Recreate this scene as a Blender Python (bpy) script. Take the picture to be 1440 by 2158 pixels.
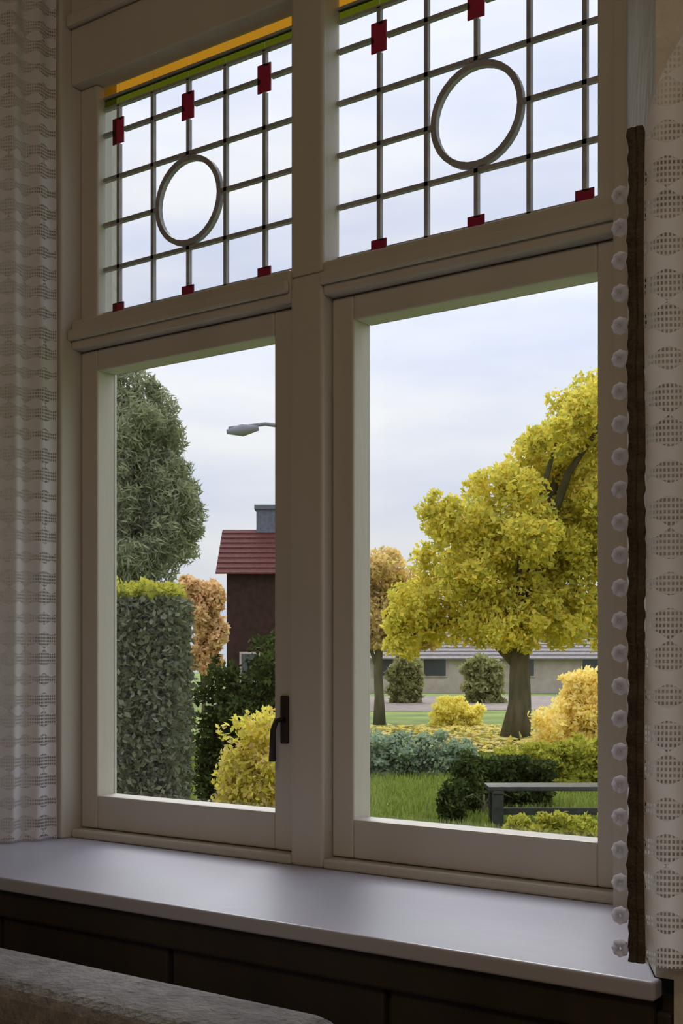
import bpy, math, random
import numpy as np

for o in list(bpy.data.objects): bpy.data.objects.remove(o)
random.seed(7); RNG = np.random.default_rng(7)
scene = bpy.context.scene
COL = scene.collection

# ------------------------------------------------------------------ camera
# window plane is y = 0 (glass), the room is y < 0, the garden y > 0; z = 0 is the room floor
EYE = 1.35; F = 2600.0; TH = math.radians(36.06); HZ = 1390.0
CX, CY = 1.60, -2.065
cam_d = bpy.data.cameras.new('camera'); cam = bpy.data.objects.new('camera', cam_d); COL.objects.link(cam)
cam.location = (CX, CY, EYE); cam.rotation_euler = (math.pi/2, 0, TH)
cam_d.sensor_width = 36; cam_d.lens = F/2158*36; cam_d.shift_y = (HZ-1079)/2158
cam_d.clip_start = 0.05; cam_d.clip_end = 500
scene.camera = cam

def at(px, py, depth):
    """world point seen at a photo pixel, at a given distance along the view axis"""
    t = (px-720)/F*depth
    return (CX - depth*math.sin(TH) + t*math.cos(TH), CY + depth*math.cos(TH) + t*math.sin(TH), EYE + (HZ-py)/F*depth)

# ------------------------------------------------------------------ world, sun, lamp, exposure
SKY = 0.77
w = bpy.data.worlds.new('sky'); scene.world = w; w.use_nodes = True
nt = w.node_tree; nt.nodes.clear()
out = nt.nodes.new('ShaderNodeOutputWorld'); bg = nt.nodes.new('ShaderNodeBackground')
tc = nt.nodes.new('ShaderNodeTexCoord'); mp = nt.nodes.new('ShaderNodeMapping'); mp.inputs['Scale'].default_value = (1.0, 1.0, 4.0)
nz = nt.nodes.new('ShaderNodeTexNoise'); nz.inputs['Scale'].default_value = 3.1; nz.inputs['Detail'].default_value = 5
cr = nt.nodes.new('ShaderNodeValToRGB')
cr.color_ramp.elements[0].position = 0.36; cr.color_ramp.elements[0].color = (0.74, 0.79, 0.96, 1)
cr.color_ramp.elements[1].position = 0.62; cr.color_ramp.elements[1].color = (0.97, 0.975, 1.0, 1)
nt.links.new(tc.outputs['Generated'], mp.inputs[0]); nt.links.new(mp.outputs[0], nz.inputs['Vector'])
nt.links.new(nz.outputs['Fac'], cr.inputs[0]); nt.links.new(cr.outputs[0], bg.inputs[0]); nt.links.new(bg.outputs[0], out.inputs[0])
# overcast luminance (1 + 2 sin elevation)/3, the same all round
sz = nt.nodes.new('ShaderNodeSeparateXYZ'); nt.links.new(tc.outputs['Generated'], sz.inputs[0])
ov = nt.nodes.new('ShaderNodeMapRange'); ov.inputs[1].default_value = 0.0; ov.inputs[2].default_value = 1.0
ov.inputs[3].default_value = SKY; ov.inputs[4].default_value = SKY*3; nt.links.new(sz.outputs[2], ov.inputs[0]); nt.links.new(ov.outputs[0], bg.inputs[1])

def light(name, kind, loc, energy, color, rot=(0,0,0), **kw):
    d = bpy.data.lights.new(name, kind); d.energy = energy; d.color = color
    for k, v in kw.items(): setattr(d, k, v)
    o = bpy.data.objects.new(name, d); COL.objects.link(o); o.location = loc; o.rotation_euler = rot
    return o
# veiled autumn sun, ahead to the left and high above the frame
light('sun', 'SUN', (0, 0, 30), 2.1, (1.0, 0.97, 0.93), (math.radians(46), 0, math.radians(219.7)), angle=math.radians(24))
# warm ceiling lamp of the room (behind the viewer)
light('ceiling_lamp', 'POINT', (1.9, -3.5, 2.95), 36.0, (1.0, 0.83, 0.60), shadow_soft_size=0.16)
vs = scene.view_settings
vs.view_transform = 'Standard'; vs.look = 'None'; vs.gamma = 1.0; vs.exposure = 0.0; vs.use_curve_mapping = False

# ------------------------------------------------------------------ materials
MATS = {}
def mat(name, col, rough=0.6, col2=None, scale=8.0, bump=0.0, bscale=40.0, stretch=(1,1,1), spec=0.3, detail=4):
    m = bpy.data.materials.new(name); m.use_nodes = True; t = m.node_tree; p = t.nodes['Principled BSDF']
    p.inputs['Roughness'].default_value = rough; p.inputs['Specular IOR Level'].default_value = spec
    p.inputs['Base Color'].default_value = (*col, 1)
    tcn = t.nodes.new('ShaderNodeTexCoord'); mpn = t.nodes.new('ShaderNodeMapping'); mpn.inputs['Scale'].default_value = stretch
    t.links.new(tcn.outputs['Object'], mpn.inputs[0])
    if col2:
        n = t.nodes.new('ShaderNodeTexNoise'); n.inputs['Scale'].default_value = scale; n.inputs['Detail'].default_value = detail
        r = t.nodes.new('ShaderNodeValToRGB')
        r.color_ramp.elements[0].position = 0.35; r.color_ramp.elements[0].color = (*col, 1)
        r.color_ramp.elements[1].position = 0.65; r.color_ramp.elements[1].color = (*col2, 1)
        t.links.new(mpn.outputs[0], n.inputs['Vector']); t.links.new(n.outputs['Fac'], r.inputs[0]); t.links.new(r.outputs[0], p.inputs['Base Color'])
    if bump:
        n2 = t.nodes.new('ShaderNodeTexNoise'); n2.inputs['Scale'].default_value = bscale; n2.inputs['Detail'].default_value = 6
        b = t.nodes.new('ShaderNodeBump'); b.inputs['Strength'].default_value = bump; b.inputs['Distance'].default_value = 0.01
        t.links.new(mpn.outputs[0], n2.inputs['Vector']); t.links.new(n2.outputs['Fac'], b.inputs['Height']); t.links.new(b.outputs[0], p.inputs['Normal'])
    MATS[name] = m
    return m

def leaf_mat(name, cols, trans=0.4):
    """leaf colours vary leaf by leaf"""
    m = bpy.data.materials.new(name); m.use_nodes = True; t = m.node_tree; t.nodes.clear()
    o = t.nodes.new('ShaderNodeOutputMaterial'); g = t.nodes.new('ShaderNodeNewGeometry'); r = t.nodes.new('ShaderNodeValToRGB')
    r.color_ramp.interpolation = 'LINEAR'
    while len(r.color_ramp.elements) < len(cols): r.color_ramp.elements.new(0.5)
    for i, c in enumerate(cols):
        r.color_ramp.elements[i].position = i/(len(cols)-1); r.color_ramp.elements[i].color = (*c, 1)
    d = t.nodes.new('ShaderNodeBsdfDiffuse'); tr = t.nodes.new('ShaderNodeBsdfTranslucent'); mx = t.nodes.new('ShaderNodeMixShader')
    mx.inputs[0].default_value = trans
    t.links.new(g.outputs['Random Per Island'], r.inputs[0]); t.links.new(r.outputs[0], d.inputs[0]); t.links.new(r.outputs[0], tr.inputs[0])
    t.links.new(d.outputs[0], mx.inputs[1]); t.links.new(tr.outputs[0], mx.inputs[2]); t.links.new(mx.outputs[0], o.inputs[0])
    MATS[name] = m
    return m

def glass_mat(name, tint, gloss=0.06, rough=0.02, wav=0.0):
    m = bpy.data.materials.new(name); m.use_nodes = True; t = m.node_tree; t.nodes.clear()
    o = t.nodes.new('ShaderNodeOutputMaterial'); tr = t.nodes.new('ShaderNodeBsdfTransparent'); gl = t.nodes.new('ShaderNodeBsdfGlossy')
    tr.inputs[0].default_value = (*tint, 1); gl.inputs['Roughness'].default_value = rough
    mx = t.nodes.new('ShaderNodeMixShader'); mx.inputs[0].default_value = gloss
    if wav:
        tcn = t.nodes.new('ShaderNodeTexCoord'); n = t.nodes.new('ShaderNodeTexNoise'); n.inputs['Scale'].default_value = 22
        b = t.nodes.new('ShaderNodeBump'); b.inputs['Strength'].default_value = wav
        t.links.new(tcn.outputs['Object'], n.inputs['Vector']); t.links.new(n.outputs['Fac'], b.inputs['Height']); t.links.new(b.outputs[0], gl.inputs['Normal'])
    t.links.new(tr.outputs[0], mx.inputs[1]); t.links.new(gl.outputs[0], mx.inputs[2]); t.links.new(mx.outputs[0], o.inputs[0])
    MATS[name] = m
    return m

mat('frame_paint', (0.53, 0.495, 0.44), 0.45, (0.58, 0.545, 0.49), 5, 0.12, 60, (1, 1, 0.2))
mat('sill_paint', (0.44, 0.44, 0.54), 0.34, (0.48, 0.48, 0.58), 3, 0.06, 30, spec=0.5)
mat('plaster', (0.62, 0.58, 0.52), 0.9, (0.72, 0.70, 0.66), 9, 0.9, 22)
mat('wall_paint', (0.42, 0.36, 0.28), 0.9, (0.46, 0.40, 0.31), 4, 0.3, 50)
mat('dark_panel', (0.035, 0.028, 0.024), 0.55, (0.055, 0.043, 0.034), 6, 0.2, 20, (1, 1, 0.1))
mat('floor_wood', (0.12, 0.07, 0.04), 0.5, (0.17, 0.10, 0.06), 4, 0.2, 20, (0.1, 1, 1))
mat('iron', (0.03, 0.025, 0.02), 0.5, bump=0.2)
mat('lead', (0.30, 0.30, 0.32), 0.55, (0.40, 0.40, 0.42), 30, spec=0.4)
glass_mat('clear_glass', (0.97, 0.98, 0.98), 0.04)
glass_mat('cathedral_glass', (0.86, 0.87, 0.885), 0.05, 0.25, 0.3)
glass_mat('white_glass', (0.88, 0.89, 0.90), 0.05, 0.25, 0.3)
glass_mat('red_glass', (0.26, 0.06, 0.075), 0.05, 0.2, 0.3)
glass_mat('yellow_glass', (0.60, 0.40, 0.09), 0.05, 0.2, 0.3)
glass_mat('green_glass', (0.24, 0.26, 0.05), 0.05, 0.2, 0.3)
mat('sofa_fabric', (0.20, 0.19, 0.195), 0.95, (0.30, 0.285, 0.29), 26, 0.8, 90)
mat('lawn', (0.10, 0.15, 0.030), 0.95, (0.22, 0.27, 0.065), 0.45, 0.8, 30, detail=8)
mat('gravel', (0.20, 0.165, 0.145), 0.95, (0.29, 0.24, 0.21), 3, 0.6, 60)
mat('bark', (0.075, 0.065, 0.035), 0.95, (0.13, 0.11, 0.06), 6, 0.9, 14, (1, 1, 0.25))
mat('roof_tile', (0.075, 0.022, 0.020), 0.9, (0.115, 0.034, 0.032), 9, 0.3)
mat('brick_dark', (0.026, 0.012, 0.010), 0.9, (0.045, 0.02, 0.017), 5, 0.4)
mat('slate', (0.10, 0.105, 0.14), 0.7, (0.14, 0.145, 0.18), 8, 0.2)
mat('render_beige', (0.40, 0.33, 0.27), 0.95, (0.48, 0.41, 0.35), 2, 0.2)
mat('roof_grey', (0.20, 0.18, 0.18), 0.85, (0.26, 0.23, 0.22), 5, 0.2)
mat('window_dark', (0.05, 0.055, 0.06), 0.15, spec=0.6)
mat('bench_wood', (0.022, 0.022, 0.024), 0.28, (0.040, 0.040, 0.044), 14, 0.2, 30, (0.1, 1, 1), spec=0.7)
mat('lamp_metal', (0.22, 0.22, 0.25), 0.5)
mat('braid', (0.075, 0.060, 0.045), 0.9, (0.11, 0.09, 0.07), 60, 0.6, 200)
leaf_mat('lace_thread', [(0.94, 0.93, 0.97), (0.95, 0.94, 0.98)], 0.8)

def lace_mat(name, solid=(0.84, 0.83, 0.87)):
    """crochet lace: fine net with a repeating closed motif; the holes let light through"""
    m = bpy.data.materials.new(name); m.use_nodes = True; t = m.node_tree; t.nodes.clear(); N = t.nodes.new; L = t.links.new
    o = N('ShaderNodeOutputMaterial'); uv = N('ShaderNodeUVMap'); sx = N('ShaderNodeSeparateXYZ'); L(uv.outputs[0], sx.inputs[0])
    def M(op, a, b=None):
        n = N('ShaderNodeMath'); n.operation = op
        for i, v in enumerate((a, b)):
            if v is None: continue
            if isinstance(v, (int, float)): n.inputs[i].default_value = v
            else: L(v, n.inputs[i])
        return n.outputs[0]
    u, v = sx.outputs[0], sx.outputs[1]
    tu = M('LESS_THAN', M('FRACT', M('DIVIDE', u, 0.0075)), 0.42); tv = M('LESS_THAN', M('FRACT', M('DIVIDE', v, 0.0075)), 0.42)
    net = M('MAXIMUM', tu, tv)
    su = M('SINE', M('MULTIPLY', u, 2*math.pi/0.07)); sv = M('SINE', M('MULTIPLY', v, 2*math.pi/0.047))
    s2 = M('SINE', M('MULTIPLY', v, 2*math.pi/0.141))
    motif = M('GREATER_THAN', M('ADD', M('MULTIPLY', su, 0.5), M('ADD', sv, M('MULTIPLY', s2, 0.35))), 0.15)
    alpha = M('MAXIMUM', M('MULTIPLY', net, 0.8), M('MULTIPLY', motif, 0.96))
    d = N('ShaderNodeBsdfDiffuse'); d.inputs[0].default_value = (*solid, 1); tr = N('ShaderNodeBsdfTranslucent'); tr.inputs[0].default_value = (*solid, 1)
    mx = N('ShaderNodeMixShader'); mx.inputs[0].default_value = 0.35; L(d.outputs[0], mx.inputs[1]); L(tr.outputs[0], mx.inputs[2])
    tp = N('ShaderNodeBsdfTransparent'); fin = N('ShaderNodeMixShader'); L(alpha, fin.inputs[0]); L(tp.outputs[0], fin.inputs[1]); L(mx.outputs[0], fin.inputs[2])
    L(fin.outputs[0], o.inputs[0]); MATS[name] = m
lace_mat('lace')

leaf_mat('maple_leaf', [(0.42, 0.42, 0.09), (0.62, 0.58, 0.09), (0.80, 0.70, 0.11), (0.88, 0.70, 0.13), (0.66, 0.64, 0.15)], 0.5)
leaf_mat('gold_leaf', [(0.70, 0.50, 0.20), (0.88, 0.70, 0.26), (0.60, 0.45, 0.24), (0.78, 0.70, 0.20)], 0.5)
leaf_mat('amber_leaf', [(0.97, 0.84, 0.26), (0.98, 0.87, 0.34), (0.96, 0.76, 0.24), (0.98, 0.88, 0.48)], 0.5)
leaf_mat('bright_yellow_leaf', [(0.94, 0.84, 0.20), (0.98, 0.90, 0.30), (0.90, 0.82, 0.26)], 0.5)
leaf_mat('conifer_leaf', [(0.20, 0.23, 0.11), (0.29, 0.31, 0.18), (0.38, 0.41, 0.22), (0.27, 0.29, 0.22)], 0.35)
leaf_mat('hedge_leaf', [(0.15, 0.165, 0.085), (0.19, 0.20, 0.12), (0.17, 0.175, 0.14)], 0.2)
leaf_mat('lime_leaf', [(0.40, 0.42, 0.06), (0.55, 0.50, 0.08), (0.28, 0.32, 0.05)], 0.45)
leaf_mat('tan_leaf', [(0.78, 0.52, 0.28), (0.88, 0.62, 0.34), (0.60, 0.38, 0.16), (0.80, 0.66, 0.34)], 0.45)
leaf_mat('yellow_leaf', [(0.80, 0.70, 0.13), (0.90, 0.80, 0.16), (0.55, 0.52, 0.10), (0.85, 0.62, 0.34)], 0.5)
leaf_mat('dark_leaf', [(0.030, 0.042, 0.018), (0.055, 0.075, 0.022), (0.085, 0.11, 0.03)], 0.2)
leaf_mat('sage_leaf', [(0.24, 0.32, 0.22), (0.32, 0.40, 0.28), (0.38, 0.46, 0.24)], 0.4)
leaf_mat('olive_leaf', [(0.26, 0.28, 0.10), (0.36, 0.37, 0.15), (0.44, 0.42, 0.20)], 0.4)
leaf_mat('grass_blade', [(0.13, 0.19, 0.03), (0.22, 0.29, 0.05), (0.30, 0.34, 0.08), (0.16, 0.20, 0.05)], 0.35)
leaf_mat('fallen_leaf', [(0.70, 0.55, 0.12), (0.80, 0.66, 0.16), (0.62, 0.50, 0.30)], 0.2)

# ------------------------------------------------------------------ mesh helpers
class MB:
    def __init__(s): s.v = []; s.f = []
    def poly_prism(s, pts, n0, n1):
        """pts: 3-D ring; n0, n1: offsets (vectors) of the two ends"""
        b = len(s.v); k = len(pts)
        for n in (n0, n1): s.v += [(p[0]+n[0], p[1]+n[1], p[2]+n[2]) for p in pts]
        s.f.append(list(range(b, b+k))[::-1]); s.f.append(list(range(b+k, b+2*k)))
        for i in range(k): j = (i+1) % k; s.f.append([b+i, b+j, b+k+j, b+k+i])
        return s
    def box(s, x0, x1, y0, y1, z0, z1):
        return s.poly_prism([(x0, y0, 0), (x1, y0, 0), (x1, y1, 0), (x0, y1, 0)], (0, 0, z0), (0, 0, z1))
    def tube(s, path, radii, seg=10):
        b = len(s.v); P = [np.array(p, float) for p in path]
        for i, p in enumerate(P):
            d = P[min(i+1, len(P)-1)] - P[max(i-1, 0)]; d = d/np.linalg.norm(d)
            a = np.cross(d, (0.3, 0.9, 0.1) if abs(d[1]) < 0.9 else (1, 0, 0)); a /= np.linalg.norm(a); c = np.cross(d, a)
            for k in range(seg):
                t = 2*math.pi*k/seg; s.v.append(tuple(p + radii[i]*(math.cos(t)*a + math.sin(t)*c)))
        for i in range(len(P)-1):
            for k in range(seg):
                l = (k+1) % seg; s.f.append([b+i*seg+k, b+i*seg+l, b+(i+1)*seg+l, b+(i+1)*seg+k])
        s.f.append([b+k for k in range(seg)][::-1]); s.f.append([b+(len(P)-1)*seg+k for k in range(seg)])
        return s
    def grid(s, rows):
        b = len(s.v); n = len(rows[0])
        for r in rows: s.v += r
        for i in range(len(rows)-1):
            for j in range(n-1): s.f.append([b+i*n+j, b+i*n+j+1, b+(i+1)*n+j+1, b+(i+1)*n+j])
        return s
    def build(s, name, m, parent=None, bevel=0.0, seg=2, smooth=False, origin=None):
        ox = origin or (0, 0, 0)
        me = bpy.data.meshes.new(name); me.from_pydata([(a-ox[0], b-ox[1], c-ox[2]) for a, b, c in s.v], [], s.f); me.update()
        me.materials.append(MATS[m]); o = bpy.data.objects.new(name, me); COL.objects.link(o)
        o.location = ox
        if parent:
            o.parent = parent
            px = Vadd(parent)
            o.location = (ox[0]-px[0], ox[1]-px[1], ox[2]-px[2])
        if smooth: me.shade_smooth()
        if bevel:
            bv = o.modifiers.new('bevel', 'BEVEL'); bv.width = bevel; bv.segments = seg; bv.limit_method = 'ANGLE'
        return o
def Vadd(o):
    x = y = z = 0.0
    while o: x += o.location[0]; y += o.location[1]; z += o.location[2]; o = o.parent
    return (x, y, z)
def empty(name, loc, parent=None):
    o = bpy.data.objects.new(name, None); COL.objects.link(o); o.empty_display_size = 0.1
    if parent:
        o.parent = parent; p = Vadd(parent); loc = tuple(loc[i]-p[i] for i in range(3))
    o.location = loc
    return o
def tag(o, label=None, cat=None, group=None, kind=None):
    if label: o['label'] = label
    if cat: o['category'] = cat
    if group: o['group'] = group
    if kind: o['kind'] = kind
    return o
def E(z): return EYE + z          # heights measured from the eye line

# ------------------------------------------------------------------ the room (structure)
GZ = EYE - 1.9                    # garden level
X0, X1, Y0 = -2.4, 2.7, -4.4      # room extent
YI, YO = -0.50, 0.14              # inner and outer face of the thick window wall
ZT, ZS, ZC = E(1.70), E(-0.42), 3.35
LX, RX = -0.715, 0.775            # frame outer edges
fl = MB().box(X0-0.1, X1+0.1, Y0-0.1, YI+0.02, -0.2, 0).build('floor', 'floor_wood'); tag(fl, 'dark wooden floor of the room', kind='structure')
ce = MB().box(X0-0.3, X1+0.3, Y0-0.3, YO, ZC, ZC+0.25).build('ceiling', 'wall_paint'); tag(ce, 'plain ceiling of the room', kind='structure')
tag(MB().box(X0-0.3, X0, Y0-0.3, YO, GZ, ZC).build('wall_left', 'wall_paint'), 'plain side wall left of the window', kind='structure')
tag(MB().box(X1, X1+0.3, Y0-0.3, YO, GZ, ZC).build('wall_right', 'wall_paint'), 'plain side wall right of the window', kind='structure')
tag(MB().box(X0, X1, Y0-0.3, Y0, GZ, ZC).build('wall_back', 'wall_paint'), 'plain wall behind the viewer', kind='structure')
wf = MB()
wl = [(X0, YO, 0), (X0, YI, 0), (-0.86, YI, 0), (LX, -0.125, 0), (LX, YO, 0)]
wr = [(X1, YO, 0), (RX, YO, 0), (RX, -0.125, 0), (0.975, YI, 0), (X1, YI, 0)]
wf.poly_prism(wl, (0, 0, ZS), (0, 0, ZC)); wf.poly_prism(wr, (0, 0, ZS), (0, 0, ZC))
wf.poly_prism([(LX, YO, 0), (LX, -0.125, 0), (-0.86, YI, 0), (0.975, YI, 0), (RX, -0.125, 0), (RX, YO, 0)], (0, 0, ZT), (0, 0, ZC))
wf.box(1.0, X1, YI, YO, GZ, ZS)
tag(wf.build('wall_front', 'plaster'), 'rough whitewashed splayed window wall', kind='structure')
tag(MB().box(X0, 1.0, YI+0.03, YO, GZ, ZS-0.03).build('wall_below_window', 'dark_panel'), 'dark wall below the window sill', kind='structure')
for i in range(6):               # upright boards of the dark panelling under the sill
    x = -1.762 + i*0.46
    b = MB().box(x+0.006, x+0.454, YI+0.012, YI+0.029, 0.002, ZS-0.05).build('panel', 'dark_panel', bpy.data.objects['wall_below_window'], 0.004)

sl = empty('window_sill', (0.1, -0.2, ZS-0.04)); tag(sl, kind='structure')
MB().poly_prism([(LX-0.0, YO-0.06, 0), (LX, -0.125, 0), (-0.86, YI, 0), (-0.95, YI, 0), (-0.95, YI-0.03, 0), (0.985, YI-0.03, 0), (0.985, YI, 0), (0.975, YI, 0), (RX, -0.125, 0), (RX, YO-0.06, 0)],
                (0, 0, ZS-0.026), (0, 0, ZS)).build('sill_board', 'sill_paint', sl, 0.012, 4)
MB().box(-0.93, 0.975, YI-0.008, YI+0.011, ZS-0.085, ZS-0.027).build('sill_moulding', 'dark_panel', sl, 0.008, 3)

# ------------------------------------------------------------------ the window
win = empty('window_1', (0.06, 0, ZS)); tag(win, 'painted timber window with leaded upper lights and two casements', kind='structure')
YG = 0.0; YF = -0.055; YP = -0.085; YJ = -0.115
PL, PR = 0.029, 0.111             # centre post
JL, JR = -0.6325, 0.745           # inner faces of the outer frame
TB, TT = E(0.732), E(0.80)        # transom
HB, HT = E(1.355), E(1.70)        # head
def part(name, m, parent, *b, bevel=0.004): return MB().box(*b).build(name, m, parent, bevel)
part('jamb', 'frame_paint', win, LX, JL, YJ, 0.05, ZS, HT); part('jamb', 'frame_paint', win, JR, RX, YJ, 0.05, ZS, HT)
part('head', 'frame_paint', win, JL, JR, YP, -0.024, HB, HT)
part('head_moulding', 'frame_paint', win, JL, JR, YP-0.018, YP, HB+0.13, HB+0.16, bevel=0.007)
part('post', 'frame_paint', win, PL, PR, YP, 0.006, ZS, TT-0.02, bevel=0.006); part('upper_post', 'frame_paint', win, PL, PR, YP, -0.024, TT-0.02, HB, bevel=0.006)
for a, b in ((JL, PL), (PR, JR)):
    tr = part('transom', 'frame_paint', win, a, b, YP, 0.006, TB, TT, bevel=0.006)
    part('transom_bead', 'frame_paint', tr, a, b, YP-0.014, YP, TB+0.018, TB+0.044, bevel=0.006)
    part('bottom_rail', 'frame_paint', win, a, b, YP, 0.05, ZS, E(-0.40), bevel=0.005)

def casement(a, b, ga, gb, handle_side):
    """a..b outer width, ga..gb glass opening"""
    c = empty('casement', ((a+b)/2, YG, E(-0.4)), win)
    z0, z1, g0, g1 = E(-0.398), TB-0.002, E(-0.32), E(0.68)
    part('stile', 'frame_paint', c, a+0.002, ga, YF, 0.006, z0, z1); part('stile', 'frame_paint', c, gb, b-0.002, YF, 0.006, z0, z1)
    part('rail', 'frame_paint', c, ga, gb, YF, 0.006, z0, g0); part('rail', 'frame_paint', c, ga, gb, YF, 0.006, g1, z1)
    part('glass_pane', 'clear_glass', c, ga, gb, YG-0.002, YG+0.002, g0, g1, bevel=0)
    if handle_side:
        hx = gb+0.03 if handle_side > 0 else ga-0.03; hz = E(-0.125)
        h = part('handle', 'iron', c, hx-0.011, hx+0.011, YF-0.006, YF, hz-0.05, hz+0.05, bevel=0.003)
        MB().tube([(hx, YF-0.004, hz), (hx, YF-0.03, hz), (hx-0.004, YF-0.036, hz-0.02), (hx-0.006, YF-0.036, hz-0.085)], [0.006, 0.006, 0.006, 0.008]).build('lever', 'iron', h, smooth=True)
    return c
casement(JL, PL, -0.5755, -0.038, 1)
casement(PR, JR, 0.166, 0.69, 0)

YL = -0.03
def leaded(x0, x1, xc):
    """fixed leaded light: square lattice with a roundel, six red squares, a yellow and a green strip under the head"""
    L = empty('leaded_light', ((x0+x1)/2, YL, TT), win)
    z0, z1 = TT, HB-0.002
    zg, zy = z1-0.052, z1-0.026         # green strip zg..zy, yellow zy..z1
    zc = E(1.0285); dx, dz = 0.111, 0.106; R = 0.094
    xs = [x for x in (xc+k*dx for k in range(-3, 4)) if x0+0.018 < x < x1-0.018]
    zs = [zc+k*dz for k in range(-2, 3)]
    bx = [x0]+xs+[x1]; bz = [z0]+zs+[zg]
    g = 0.001
    def glass(pts, m): MB().poly_prism([(p[0], YL, p[1]) for p in pts], (0, -0.0015, 0), (0, 0.0015, 0)).build('glass_piece', m, L)
    for i in range(len(bx)-1):
        for j in range(len(bz)-1):
            a, b, c, d = bx[i]+g, bx[i+1]-g, bz[j]+g, bz[j+1]-g
            near = [(p, q) for p in (bx[i], bx[i+1]) for q in (bz[j], bz[j+1]) if abs(p-xc) < 1e-4 and abs(q-zc) < 1e-4]
            if near:
                sx = 1 if bx[i] > xc-0.01 else -1; sz = 1 if bz[j] > zc-0.01 else -1
                arc = [(xc+sx*R*math.cos(t*math.pi/16), zc+sz*R*math.sin(t*math.pi/16)) for t in range(9)]
                ox, oz = (b, d) if sx > 0 and sz > 0 else (a, d) if sz > 0 else (b, c) if sx > 0 else (a, c)
                pts = [arc[0], (ox, zc), (ox, oz), (xc, oz), arc[-1]] + arc[-2:0:-1]
                glass(pts, 'cathedral_glass')
            else: glass([(a, c), (b, c), (b, d), (a, d)], 'white_glass' if (i+j) % 3 == 0 else 'cathedral_glass')
    glass([(xc+R*math.cos(t*math.pi/12), zc+R*math.sin(t*math.pi/12)) for t in range(24)], 'white_glass')
    gx = [x0]+xs+[x1]
    for i in range(len(gx)-1):
        glass([(gx[i]+g, zg+g), (gx[i+1]-g, zg+g), (gx[i+1]-g, zy-g), (gx[i]+g, zy-g)], 'green_glass')
        glass([(gx[i]+g, zy+g), (gx[i+1]-g, zy+g), (gx[i+1]-g, z1), (gx[i]+g, z1)], 'yellow_glass')
    W = 0.0043
    red = [(xc+k*dx, z, 0.018, 0.021 if z == zs[0] else 0.030) for k in (-2, 0, 2) for z in (zs[0], zs[-1])]
    def came(a, b, c, d):
        for rx, rz, hx, hz in red:                 # cames stop at the red squares
            if a < rx < b and c < rz+hz and rz-hz < d and b-a < 0.02 and d-c > 0.02:
                if rz-hz > c+0.002: came(a, b, c, rz-hz)
                if d > rz+hz+0.002: came(a, b, rz+hz, d)
                return
            if c < rz < d and a < rx+hx and rx-hx < b and d-c < 0.02 and b-a > 0.02:
                if rx-hx > a+0.002: came(a, rx-hx, c, d)
                if b > rx+hx+0.002: came(rx+hx, b, c, d)
                return
        MB().box(a, b, YL-0.005, YL+0.005, c, d).build('came', 'lead', L)
    for x in xs:
        if abs(x-xc) < 1e-4: came(x-W, x+W, z0, zc-R); came(x-W, x+W, zc+R, zg)
        else: came(x-W, x+W, z0, zg)
    for z in zs:
        if abs(z-zc) < 1e-4: came(x0, xc-R, z-W, z+W); came(xc+R, x1, z-W, z+W)
        else: came(x0, x1, z-W, z+W)
    came(x0, x1, zg-0.003, zg+0.003); came(x0, x1, zy-0.003, zy+0.003)
    ring = MB(); n = 32
    for k in range(n):
        a, b = 2*math.pi*k/n, 2*math.pi*(k+1)/n
        ring.poly_prism([(xc+r*math.cos(t), YL, zc+r*math.sin(t)) for r, t in ((R-0.006, a), (R+0.006, a), (R+0.006, b), (R-0.006, b))], (0, -0.006, 0), (0, 0.006, 0))
    ring.build('roundel_came', 'lead', L)
    for rx, rz, hx, hz in red:
        MB().box(rx-hx, rx+hx, YL-0.005, YL-0.002, rz-hz, rz+hz).build('red_glass_square', 'red_glass', L)
# fixed sash stiles so that the leaded glass sits like the casement glass
part('sash_stile', 'frame_paint', win, JL, -0.5755, YF, -0.024, TT, HB); part('sash_stile', 'frame_paint', win, 0.69, JR, YF, -0.024, TT, HB)
leaded(-0.5755, PL, -0.305)
leaded(PR, 0.69, 0.435)

# ------------------------------------------------------------------ lace curtains
def curtain(name, p0, p1, ztop_a, ztop_b, z0, amp, folds, label, slant=0.0):
    """gathered lace from p0 (hem) to p1; the top runs from ztop_a over the hem to ztop_b"""
    root = empty(name, (p0[0], p0[1], z0)); tag(root, label, 'curtain')
    d = np.array([p1[0]-p0[0], p1[1]-p0[1]]); W = np.linalg.norm(d); d /= W; n = np.array([d[1], -d[0]])
    nu, nv = 90, 60; rows = []; uvs = []
    arc = W*1.7
    for i in range(nv+1):
        v = i/nv; r = []
        for j in range(nu+1):
            u = j/nu; zt = ztop_a+(ztop_b-ztop_a)*min(1, u*1.0)**0.9; z = z0+(zt-z0)*v
            off = amp*math.sin(2*math.pi*folds*u+0.7*math.sin(3*v))*(0.35+0.65*min(1, u*4)) + 0.004*math.sin(9*v+5*u)
            r.append((p0[0]+d[0]*u*W+n[0]*off, p0[1]+d[1]*u*W+n[1]*off, z)); uvs.append((u*arc, z))
        rows.append(r)
    m = MB().grid(rows); o = m.build('lace_panel', 'lace', root, smooth=True)
    ul = o.data.uv_layers.new(name='UVMap')
    for l in o.data.loops: ul.data[l.index].uv = uvs[l.vertex_index]
    return root, d, n, W
RCX, RCY = 0.969, -0.575
rc, d, n, W = curtain('lace_curtain', (RCX+0.023, RCY), (1.38, -0.60), E(0.67), E(1.41), E(-0.385), 0.014, 5, 'white crochet lace curtain with dark braid edge hanging on the right of the window')
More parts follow.
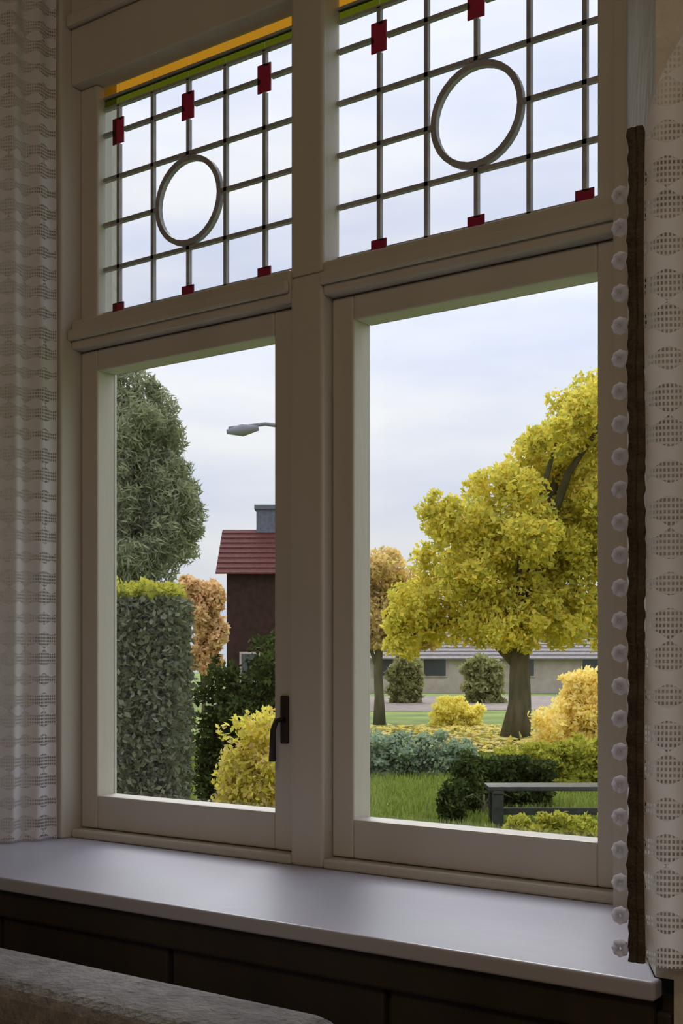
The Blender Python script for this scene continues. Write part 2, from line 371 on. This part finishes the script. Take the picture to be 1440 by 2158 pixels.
# dark braid along the hem and the white picot loops beyond it
nb = 120; front = []; back = []
for k in range(nb+1):
    zz = E(-0.385)+(0.675+0.385)*k/nb; wv = 0.0025*math.sin(k*0.35)+0.0015*math.sin(k*1.3); e = 0.0012*math.sin(k*2.1)
    front.append([(RCX+e, RCY-0.003+wv, zz), (RCX+0.0075, RCY-0.0055+wv, zz), (RCX+0.011, RCY-0.003+wv, zz), (RCX+0.0145, RCY-0.0055+wv, zz), (RCX+0.0215-e, RCY-0.003+wv, zz)])
    back.append([(RCX+0.0215-e, RCY+0.003+wv, zz), (RCX+e, RCY+0.003+wv, zz)])
MB().grid([f+b+[f[0]] for f, b in zip(front, back)]).build('braid_edge', 'braid', rc)
pic = MB(); k = 0
rp = 0.0118
pm = MB(); n = 32
def lobe(t): return rp*(0.94+0.06*math.cos(8*t))
for k in range(n):
    a, b = 2*math.pi*k/n, 2*math.pi*(k+1)/n
    pm.poly_prism([(r*math.cos(t), 0, r*math.sin(t)) for r, t in ((rp*0.16, a), (lobe(a), a), (lobe(b), b), (rp*0.16, b))], (0, -0.0018, 0), (0, 0.0018, 0))
z = E(-0.37); first = None
while z < E(0.62):
    if first is None:
        first = pm.build('picot', 'lace_thread', rc); o = first
    else:
        o = first.copy(); COL.objects.link(o); o.parent = rc
    b = Vadd(rc); o.location = (RCX-0.0112-b[0], RCY-b[1], z-b[2]); z += 0.0420
lc, d, n, W = curtain('lace_curtain', (-0.625, -0.135), (-0.715, -0.36), E(1.62), E(1.62), ZS+0.004, 0.012, 4, 'white lace curtain gathered against the left reveal of the window')
for sx in ((-0.96, -0.30, -0.58, -0.155),):
    r = MB().tube([(-0.76, -0.46, E(1.625)), (-0.60, -0.09, E(1.625))], [0.007, 0.007]).build('curtain_rod', 'iron', lc, smooth=True)

# ------------------------------------------------------------------ sofa under the window
sf = empty('sofa', (-0.6, -1.1, 0)); tag(sf, 'grey woven sofa with its back to the window', 'sofa')
SX0, SX1 = -1.9, 0.78
zt = E(-0.488)
MB().box(SX0+0.16, SX1-0.16, -0.872, -0.675, 0.12, zt).build('backrest', 'sofa_fabric', sf, 0.05, 5)
MB().box(SX0+0.16, SX1-0.16, -1.55, -0.874, 0.12, 0.32).build('base', 'sofa_fabric', sf, 0.02, 3)
for i in range(3):
    a = SX0+0.165+i*0.784; MB().box(a, a+0.779, -1.56, -0.90, 0.322, 0.45).build('seat_cushion', 'sofa_fabric', sf, 0.04, 4)
for a in (SX0, SX1-0.158): MB().box(a, a+0.158, -1.55, -0.675, 0.12, 0.62).build('armrest', 'sofa_fabric', sf, 0.05, 4)
for x in (SX0+0.08, SX1-0.08):
    for y in (-1.47, -0.75): MB().tube([(x, y, 0), (x, y, 0.121)], [0.018, 0.025]).build('leg', 'iron', sf)

# ------------------------------------------------------------------ the garden (structure)
gp = MB(); N = 50; rows = []
tag(MB().box(-120, 80, YO+0.0, 150, GZ-0.3, GZ).build('ground', 'lawn'), 'green garden lawn beyond the window', kind='structure')

def leaves(centres, spread, n, size, seed, flat=0.0, asp=0.55):
    """n leaves scattered through ellipsoid clusters: centres (k,3), spread (k,3)"""
    g = np.random.default_rng(seed); C = np.asarray(centres, float); S = np.asarray(spread, float)
    vol = S.prod(axis=1)**(2/3); idx = g.choice(len(C), n, p=vol/vol.sum())
    v = g.normal(size=(n, 3)); v /= np.linalg.norm(v, axis=1)[:, None]; r = g.random(n)**0.42
    P = C[idx] + v*S[idx]*r[:, None]
    return leaf_quads(P, size, g, flat, asp)
def leaf_quads(P, size, g, flat=0.0, asp=0.55):
    n = len(P)
    a = g.normal(size=(n, 3)); a[:, 2] *= (1-flat); a /= np.linalg.norm(a, axis=1)[:, None]
    b = np.cross(a, g.normal(size=(n, 3)) if flat == 0 else np.tile([0, 0, 1.0], (n, 1))+0.2*g.normal(size=(n, 3))); b /= np.linalg.norm(b, axis=1)[:, None]
    s = size*(0.65+0.7*g.random(n))[:, None]
    V = np.stack([P-a*s, P-b*s*asp+a*s*0.1, P+a*s, P+b*s*asp+a*s*0.1], axis=1).reshape(-1, 3)
    return V
def quad_mesh(name, V, m, parent):
    n = len(V)//4; p = Vadd(parent) if parent else (0, 0, 0)
    me = bpy.data.meshes.new(name); me.vertices.add(len(V)); me.vertices.foreach_set('co', (V-np.array(p)).astype(np.float32).ravel())
    me.loops.add(n*4); me.loops.foreach_set('vertex_index', np.arange(n*4, dtype=np.int32))
    me.polygons.add(n); me.polygons.foreach_set('loop_start', np.arange(0, n*4, 4, dtype=np.int32)); me.polygons.foreach_set('loop_total', np.full(n, 4, dtype=np.int32))
    me.update(calc_edges=True); me.validate(); me.materials.append(MATS[m])
    o = bpy.data.objects.new(name, me); COL.objects.link(o); o.parent = parent; o['kind'] = 'stuff'
    return o
def trunk_mesh(base, top, r0, r1, branches, seed):
    g = random.Random(seed); m = MB(); b = np.array(base); t = np.array(top)
    path = [b+(t-b)*k/5+np.array((g.uniform(-.1, .1), g.uniform(-.1, .1), 0))*(k > 0)*r0*3 for k in range(6)]
    m.tube(path, [r0*1.25]+[r0+(r1-r0)*k/5 for k in range(1, 6)])
    for q in branches:
        s = path[g.choice((2, 3, 4))]; e = np.array(q); mid = (s+e)/2+np.array((0, 0, 0.15*np.linalg.norm(e-s)))
        m.tube([s, mid, e], [r0*.45, r0*.3, r0*.1], 6)
    return m
def plant(name, label, cat, base, blobs, n, size, leaf, seed, trunk=None, group=None, asp=0.55, clumps=9, skirt=None):
    skirt = (cat in ('shrub', 'hedge')) if skirt is None else skirt
    """blobs: list of (centre xyz, radii xyz)"""
    root = empty(name, base); tag(root, label, cat, group)
    if skirt:                      # shrubs are leafy down to the ground
        for c, r in list(blobs):
            h = c[2]-GZ; k = max(1, int(h/(0.8*r[2])))
            for i in range(1, k+1): blobs = blobs+[((c[0], c[1], GZ+h*(1-i/(k+0.3))), (r[0]*0.95, r[1]*0.95, r[2]*0.8))]
    br = [b[0] for b in blobs]
    gq = np.random.default_rng(seed+500); sub = []
    for c, r in blobs:             # clumps round each bough make a broken outline
        for i in range(clumps):
            v = gq.normal(size=3); v /= np.linalg.norm(v); f = gq.uniform(0.26, 0.46); q = gq.uniform(0.62, 0.92)
            z = c[2]+v[2]*r[2]*q
            sub.append(((c[0]+v[0]*r[0]*q, c[1]+v[1]*r[1]*q, max(z, GZ+0.05)), (r[0]*f, r[1]*f, r[2]*f)))
    C = [b[0] for b in blobs]+[b[0] for b in sub]; S = [tuple(0.8*q for q in b[1]) for b in blobs]+[b[1] for b in sub]
    quad_mesh('foliage', leaves(C, S, n, size, seed, 0.0, asp), leaf, root)
    top, r = trunk if trunk else ((base[0], base[1], sum(c[2] for c in C)/len(C)), 0.05)
    br = br if len(br) <= 14 else random.Random(seed).sample(br, 14)
    if skirt: br = [tuple(base[i]+(c[i]-base[i])*0.75 for i in range(3)) for c in br[:6]]; r = 0.03
    trunk_mesh(base, top, r, r*0.5, br, seed).build('trunk', 'bark', root, smooth=True)
    return root
def px_blobs(lst, depth_r=None):
    """(px, py, distance, radius in pixels x, y) -> world blobs"""
    o = []
    for px, py, dd, rx, ry in lst:
        s = dd/F; o.append((at(px, py, dd), (rx*s, rx*s, ry*s)))
    return o
def ground(px, dd):
    p = at(px, 1390, dd); return (p[0], p[1], GZ)

# yellow maple in the middle of the right pane
D = 29
g = random.Random(3); bl = []
crown = [(985, 1115, 80, 90), (940, 1220, 80, 90), (1060, 1040, 80, 80), (1130, 980, 85, 80), (1215, 900, 90, 85), (1290, 860, 100, 100),
         (1100, 1120, 110, 100), (1200, 1050, 110, 110), (1300, 1000, 120, 120), (1010, 1230, 100, 90), (1120, 1230, 110, 100), (1230, 1200, 110, 100), (1330, 1150, 120, 120),
         (880, 1290, 80, 70), (960, 1320, 90, 60), (1070, 1320, 90, 65), (1190, 1320, 100, 60), (1300, 1290, 110, 80), (860, 1340, 60, 45), (1390, 1020, 130, 160), (1255, 830, 75, 70), (1175, 925, 70, 60), (1140, 1150, 100, 90), (1040, 1160, 90, 80), (1090, 1260, 90, 70), (930, 1100, 55, 60), (1255, 1110, 90, 80)]
for px, py, rx, ry in crown:
    bl += px_blobs([(px, py, D+g.uniform(-1.3, 1.6), rx, ry)])
plant('maple_tree', 'broad maple tree in yellow autumn leaf on the lawn', 'tree', ground(1085, D), bl, 76000, 0.075, 'maple_leaf', 11, (at(1110, 1180, D), 0.30))
# golden trees behind it, left
bl = px_blobs([(800, 1200, 36, 75, 60), (745, 1235, 36, 60, 60), (860, 1240, 36.5, 60, 60), (790, 1290, 36, 80, 60), (850, 1340, 36, 80, 45), (765, 1340, 36, 50, 45)])
plant('golden_tree', 'smaller tan and gold tree behind the left side of the yellow maple', 'tree', ground(800, 36), bl, 16000, 0.09, 'gold_leaf', 12, (at(800, 1240, 36), 0.16))
for px, rx, lab in ((856, 42, 'left one of two olive green bushes added for the shaded canopy underside'), (1020, 50, 'olive green bush added for the shaded canopy underside, just left of the maple trunk')):
    plant('canopy_shade_bush', lab, 'shrub', ground(px, 54), px_blobs([(px, 1402, 54, rx*0.8, 26), (px-rx*0.4, 1412, 54, rx*0.6, 22), (px+rx*0.45, 1414, 54, rx*0.55, 22)]), 3500, 0.13, 'olive_leaf', 40+px, group='olive green bushes added for the shaded canopy underside')  # added bushes, their olive green stands in for shade under the maple crown
# amber shrub, bright
bl = px_blobs([(1205, 1500, 22, 62, 55), (1250, 1470, 22, 60, 70), (1160, 1525, 21.6, 45, 35), (1300, 1480, 22, 70, 80), (1215, 1430, 22, 35, 25)])
plant('amber_shrub', 'bright amber yellow shrub to the right of the maple trunk', 'shrub', ground(1230, 22), bl, 13000, 0.055, 'amber_leaf', 13, (at(1230, 1480, 22), 0.06))
# dark shrub behind the bench, round green shrubs left of it
bl = px_blobs([(1055, 1612, 15.6, 60, 26), (985, 1640, 15.0, 42, 50), (1120, 1618, 15.8, 60, 24), (955, 1670, 14.2, 36, 42)])
plant('dark_shrub', 'low dark green shrub behind the left end of the garden bench', 'shrub', ground(1020, 14.8), bl, 12000, 0.035, 'dark_leaf', 14)
bl = px_blobs([(800, 1570, 20, 50, 32), (860, 1575, 20, 50, 32), (920, 1575, 20, 50, 34), (975, 1585, 20, 40, 30), (755, 1580, 20, 45, 35), (700, 1580, 20, 45, 35)])
plant('sage_hedge', 'low bluish green clipped border across the lawn', 'hedge', ground(860, 20), bl, 16000, 0.04, 'sage_leaf', 15)
bl = px_blobs([(1150, 1580, 18, 60, 20), (1220, 1575, 18, 60, 26), (1290, 1580, 18, 60, 30), (1080, 1585, 18, 40, 20)])
plant('lime_shrub', 'low lime green shrub below the amber shrub', 'shrub', ground(1180, 18), bl, 12000, 0.04, 'lime_leaf', 16)
bl = px_blobs([(950, 1488, 34, 42, 20), (995, 1498, 34, 30, 14)])
plant('yellow_shrub', 'small bright yellow shrub left of the maple trunk', 'shrub', ground(965, 34), bl, 5000, 0.06, 'bright_yellow_leaf', 26)
bl = px_blobs([(1090, 1752, 11.2, 40, 34), (1150, 1755, 11.2, 45, 38), (1210, 1752, 11.2, 45, 40), (1270, 1755, 11.2, 45, 40)])
plant('lit_grass_bush', 'low olive yellow bush standing in for lit grass at the bottom right corner of the right pane', 'shrub', ground(1180, 11.2), bl, 7000, 0.03, 'lime_leaf', 27)  # added plant, its yellow leaves imitate lit grass
# conifer and hedge in the left pane
D = 15; bl = []
for px, py, rx, ry in [(285, 815, 55, 60), (265, 880, 95, 70), (300, 930, 90, 70), (250, 960, 110, 80), (330, 1000, 85, 70), (270, 1050, 130, 80), (360, 1060, 75, 70), (300, 1130, 120, 80), (370, 1130, 60, 70), (200, 1000, 110, 120), (200, 1130, 110, 120), (290, 1200, 110, 80), (220, 880, 80, 80)]:
    bl += px_blobs([(px, py, D+random.uniform(-.4, .4), rx, ry)])
plant('conifer_tree', 'tall grey green conifer seen behind the dark hedge', 'tree', ground(270, D), bl, 60000, 0.055, 'conifer_leaf', 17, (at(280, 830, D), 0.14), asp=0.2)
hd = empty('clipped_hedge', ground(280, 9)); tag(hd, 'tall dark clipped hedge filling the left pane', 'hedge')
c0 = at(330, 1390, 9.0); vx = (math.cos(TH), math.sin(TH)); vy = (-math.sin(TH), math.cos(TH))
gr = np.random.default_rng(21)
hx0, hx1, hy0, hy1, hzt = -2.2, 0.11, 0.0, 0.9, E(0.46)
def hp(u, v, z): return np.stack([c0[0]+u*vx[0]+v*vy[0], c0[1]+u*vx[1]+v*vy[1], z], axis=1)
nf = 34000
Pf = hp(gr.uniform(hx0, hx1, nf), gr.normal(0, 0.03, nf), gr.uniform(GZ, hzt, nf))
Ps = hp(hx1+gr.normal(0, 0.03, 9000), gr.uniform(0, hy1, 9000), gr.uniform(GZ, hzt, 9000))
quad_mesh('foliage', leaf_quads(np.concatenate([Pf, Ps]), 0.028, gr), 'hedge_leaf', hd)
Pt = hp(gr.uniform(hx0, hx1, 9000), gr.uniform(-0.02, hy1, 9000), hzt+np.abs(gr.normal(0, 0.05, 9000)))
quad_mesh('sunlit_top_growth', leaf_quads(Pt, 0.032, gr), 'lime_leaf', hd)['label'] = 'new growth along the hedge top, coloured yellow green as if sunlit'  # new growth; the sunlit look of the hedge top is put into its leaf colour
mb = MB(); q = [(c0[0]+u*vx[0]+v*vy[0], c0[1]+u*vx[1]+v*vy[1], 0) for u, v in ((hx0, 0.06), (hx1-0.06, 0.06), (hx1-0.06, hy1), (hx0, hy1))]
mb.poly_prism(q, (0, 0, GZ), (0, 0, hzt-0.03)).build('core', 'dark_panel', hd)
# tan autumn shrub and dark shrubs before the red roofed house
bl = px_blobs([(425, 1270, 24, 45, 60), (450, 1325, 24, 40, 40), (400, 1250, 24, 30, 45), (430, 1380, 24, 40, 40)])
plant('tan_tree', 'small tan and orange autumn tree beside the dark hedge', 'tree', ground(430, 24), bl, 9000, 0.06, 'tan_leaf', 18)
bl = px_blobs([(520, 1440, 13, 80, 60), (590, 1430, 13, 70, 80), (470, 1430, 13, 40, 50), (560, 1370, 13.5, 50, 45), (520, 1500, 13, 80, 60), (445, 1480, 13, 40, 50), (440, 1560, 13, 40, 50)])
plant('dark_bush', 'dark bush in front of the red roofed house', 'shrub', ground(540, 13), bl, 18000, 0.035, 'dark_leaf', 19)
bl = px_blobs([(515, 1560, 10.5, 55, 60), (560, 1530, 10.5, 60, 50), (490, 1620, 10.4, 45, 60), (550, 1630, 10.4, 70, 70), (505, 1690, 10.3, 60, 50), (600, 1600, 10.5, 60, 80)])
plant('yellow_bush', 'yellow flowering bush low beside the centre post, left pane', 'shrub', ground(545, 10.4), bl, 14000, 0.028, 'yellow_leaf', 20)

# ---- red roofed house beyond the left pane
D = 40
def house(name, label, px0, px1, py_eave, py_ridge, dd, depth, wallm, roofm, wins, chim=None):
    a, b = at(px0, 1390, dd), at(px1, 1390, dd); zE = at(0, py_eave, dd)[2]; zR = at(0, py_ridge, dd+depth/2)[2]
    root = empty(name, (a[0], a[1], GZ)); tag(root, label, 'house')
    ex = np.array((b[0]-a[0], b[1]-a[1], 0)); Wd = np.linalg.norm(ex); ex /= Wd; ey = np.array((-ex[1], ex[0], 0)); A = np.array((a[0], a[1], 0))
    def q(u, v, z): p = A+ex*u+ey*v; return (p[0], p[1], z)
    MB().poly_prism([q(0, 0, 0), q(Wd, 0, 0), q(Wd, depth, 0), q(0, depth, 0)], (0, 0, GZ), (0, 0, zE)).build('wall', wallm, root)
    o = 0.4; rise = (zR-zE)
    n = 9                                    # tile courses, each lapping the one below
    for sgn in (0, 1):
        for k in range(n):
            t0, t1 = k/n, (k+1)/n+0.02
            f = (lambda t: -o+(depth/2+o)*t) if sgn == 0 else (lambda t: depth+o-(depth/2+o)*t)
            zf = lambda t: zE-0.15+(rise+0.15)*min(t, 1)
            ring = [q(-o, f(t0), zf(t0)+0.10), q(Wd+o, f(t0), zf(t0)+0.10), q(Wd+o, f(min(t1, 1)), zf(t1)+0.03), q(-o, f(min(t1, 1)), zf(t1)+0.03)]
            MB().poly_prism(ring, (0, 0, -0.06), (0, 0, 0)).build('roof_course', roofm, root)
    for u in (0.0, Wd-0.1):
        MB().poly_prism([q(u, 0, zE), q(u, depth, zE), q(u, depth/2, zR-0.05)], tuple(ex*0.0), tuple(ex*0.1)).build('gable', wallm, root)
    for u0, u1, z0, z1 in wins:
        fr = MB().poly_prism([q(u0, -0.06, 0), q(u1, -0.06, 0), q(u1, -0.001, 0), q(u0, -0.001, 0)], (0, 0, GZ+z0), (0, 0, GZ+z1)).build('window', 'render_beige', root)
        MB().poly_prism([q(u0+.08, -0.08, 0), q(u1-.08, -0.08, 0), q(u1-.08, -0.061, 0), q(u0+.08, -0.061, 0)], (0, 0, GZ+z0+.08), (0, 0, GZ+z1-.08)).build('pane', 'window_dark', fr)
    if chim:
        u, v, wd, zt = chim
        c = MB().poly_prism([q(u, v, 0), q(u+wd, v, 0), q(u+wd, v+wd*.7, 0), q(u, v+wd*.7, 0)], (0, 0, zE), (0, 0, zt)).build('chimney', 'slate', root)
        MB().poly_prism([q(u-.08, v-.08, 0), q(u+wd+.08, v-.08, 0), q(u+wd+.08, v+wd*.7+.08, 0), q(u-.08, v+wd*.7+.08, 0)], (0, 0, zt), (0, 0, zt+.18)).build('chimney_cap', 'slate', c)
    return root
house('brick_house', 'dark brick house with a maroon tiled roof behind the left pane', 478, 715, 1205, 1118, 48, 5.0, 'brick_dark', 'roof_tile',
      [(0.5, 1.3, 1.0, 2.2), (2.2, 3.2, 1.0, 2.2)], (1.0, 2.2, 0.95, at(0, 1072, 50)[2]))
house('beige_house', 'low beige rendered house far behind the maple', 742, 1420, 1385, 1325, 70, 8.0, 'render_beige', 'roof_grey',
      [(1.2, 2.4, 0.9, 2.0), (4.0, 5.4, 0.9, 2.0), (9.0, 10.4, 0.9, 2.0), (13.0, 14.4, 0.9, 2.0)])

# ---- street lamp: the arm shows above the roof, the pole stands behind the centre post
D = 32
b = ground(640, D); lp = empty('street_lamp', b); tag(lp, 'grey street lamp whose arm reaches out above the red roof', 'street lamp')
t0 = at(640, 905, D); t1 = at(560, 893, D); t2 = at(482, 903, D)
MB().tube([b, (t0[0], t0[1], t0[2])], [0.10, 0.06]).build('pole', 'lamp_metal', lp, smooth=True)
MB().tube([t0, t1, t2], [0.06, 0.055, 0.05]).build('arm', 'lamp_metal', lp, smooth=True)
h0 = at(545, 902, D); h1 = at(478, 910, D)
MB().tube([h0, tuple((h0[i]+h1[i])/2 for i in range(3)), h1], [0.07, 0.17, 0.06]).build('lamp_head', 'lamp_metal', lp, smooth=True)

# ---- garden bench
bp = ground(1150, 13.6); bn = empty('garden_bench', bp); tag(bn, 'dark stained backless garden bench on the grass', 'bench')
BL, BD, BH = 1.9, 0.46, 0.50
u0 = (1030-720)/F*13.6; pc = at(1030, 1390, 13.6)
def bq(u, v): return (pc[0]+u*vx[0]+v*vy[0], pc[1]+u*vx[1]+v*vy[1], 0)
def bbox(name, a, b_, c, d_, z0, z1): return MB().poly_prism([bq(a, c), bq(b_, c), bq(b_, d_), bq(a, d_)], (0, 0, GZ+z0), (0, 0, GZ+z1)).build(name, 'bench_wood', bn, 0.006)
for k in range(4): bbox('seat_slat', 0, BL, 0.005+k*0.116, 0.105+k*0.116, BH-0.05, BH)
for u in (0.05, BL-0.17):
    for v in (0.02, BD-0.12): bbox('leg', u, u+0.12, v, v+0.10, 0, BH-0.09)
    bbox('crossbar', u, u+0.12, 0.0, BD, BH-0.089, BH-0.051)
bbox('stretcher', 0.17, BL-0.17, BD/2-0.03, BD/2+0.03, 0.16, 0.24)

# ---- gravel path with fallen leaves, grass
pa = at(700, 1390, 34); pth = MB(); L0 = at(500, 1390, 44); L1 = at(1500, 1390, 48); ex = np.array(L1)-np.array(L0); ey = np.array((-ex[1], ex[0], 0)); ey /= np.linalg.norm(ey)
P0, P1 = np.array(L0), np.array(L1)
ring = [tuple(P0), tuple(P1), tuple(P1+ey*17), tuple(P0+ey*17)]
pth.poly_prism([(p[0], p[1], 0) for p in ring], (0, 0, GZ-0.05), (0, 0, GZ+0.02))
tag(pth.build('garden_path', 'gravel'), 'pale gravel path crossing behind the lawn', kind='structure')
gg = np.random.default_rng(31)
def scatter(n, d0, d1, p0, p1):
    dd = gg.uniform(d0, d1, n); px = gg.uniform(p0, p1, n); t = (px-720)/F*dd
    return np.stack([CX-dd*math.sin(TH)+t*math.cos(TH), CY+dd*math.cos(TH)+t*math.sin(TH), np.full(n, GZ)], axis=1)
Pg = scatter(60000, 7.5, 26, 380, 1340); n = len(Pg)
a = gg.normal(size=(n, 3))*np.array([1, 1, 0]); a /= np.linalg.norm(a, axis=1)[:, None]; wd = 0.012*(0.6+gg.random(n))[:, None]; ht = 0.06+0.07*gg.random(n)
tip = Pg+np.stack([gg.normal(0, .03, n), gg.normal(0, .03, n), ht], axis=1)
Vg = np.stack([Pg-a*wd, Pg+a*wd, tip+a*wd*.2, tip-a*wd*.2], axis=1).reshape(-1, 3)
go = quad_mesh('grass', Vg, 'grass_blade', None); tag(go, 'short grass blades covering the lawn', 'grass', kind='stuff')
Pl = scatter(3500, 24, 34, 740, 1340); Pl[:, 2] += 0.10
lo = quad_mesh('fallen_leaves', leaf_quads(Pl, 0.11, gg, 0.85), 'fallen_leaf', None); tag(lo, 'yellow leaves fallen on the grass under the maple', 'leaves', kind='stuff')
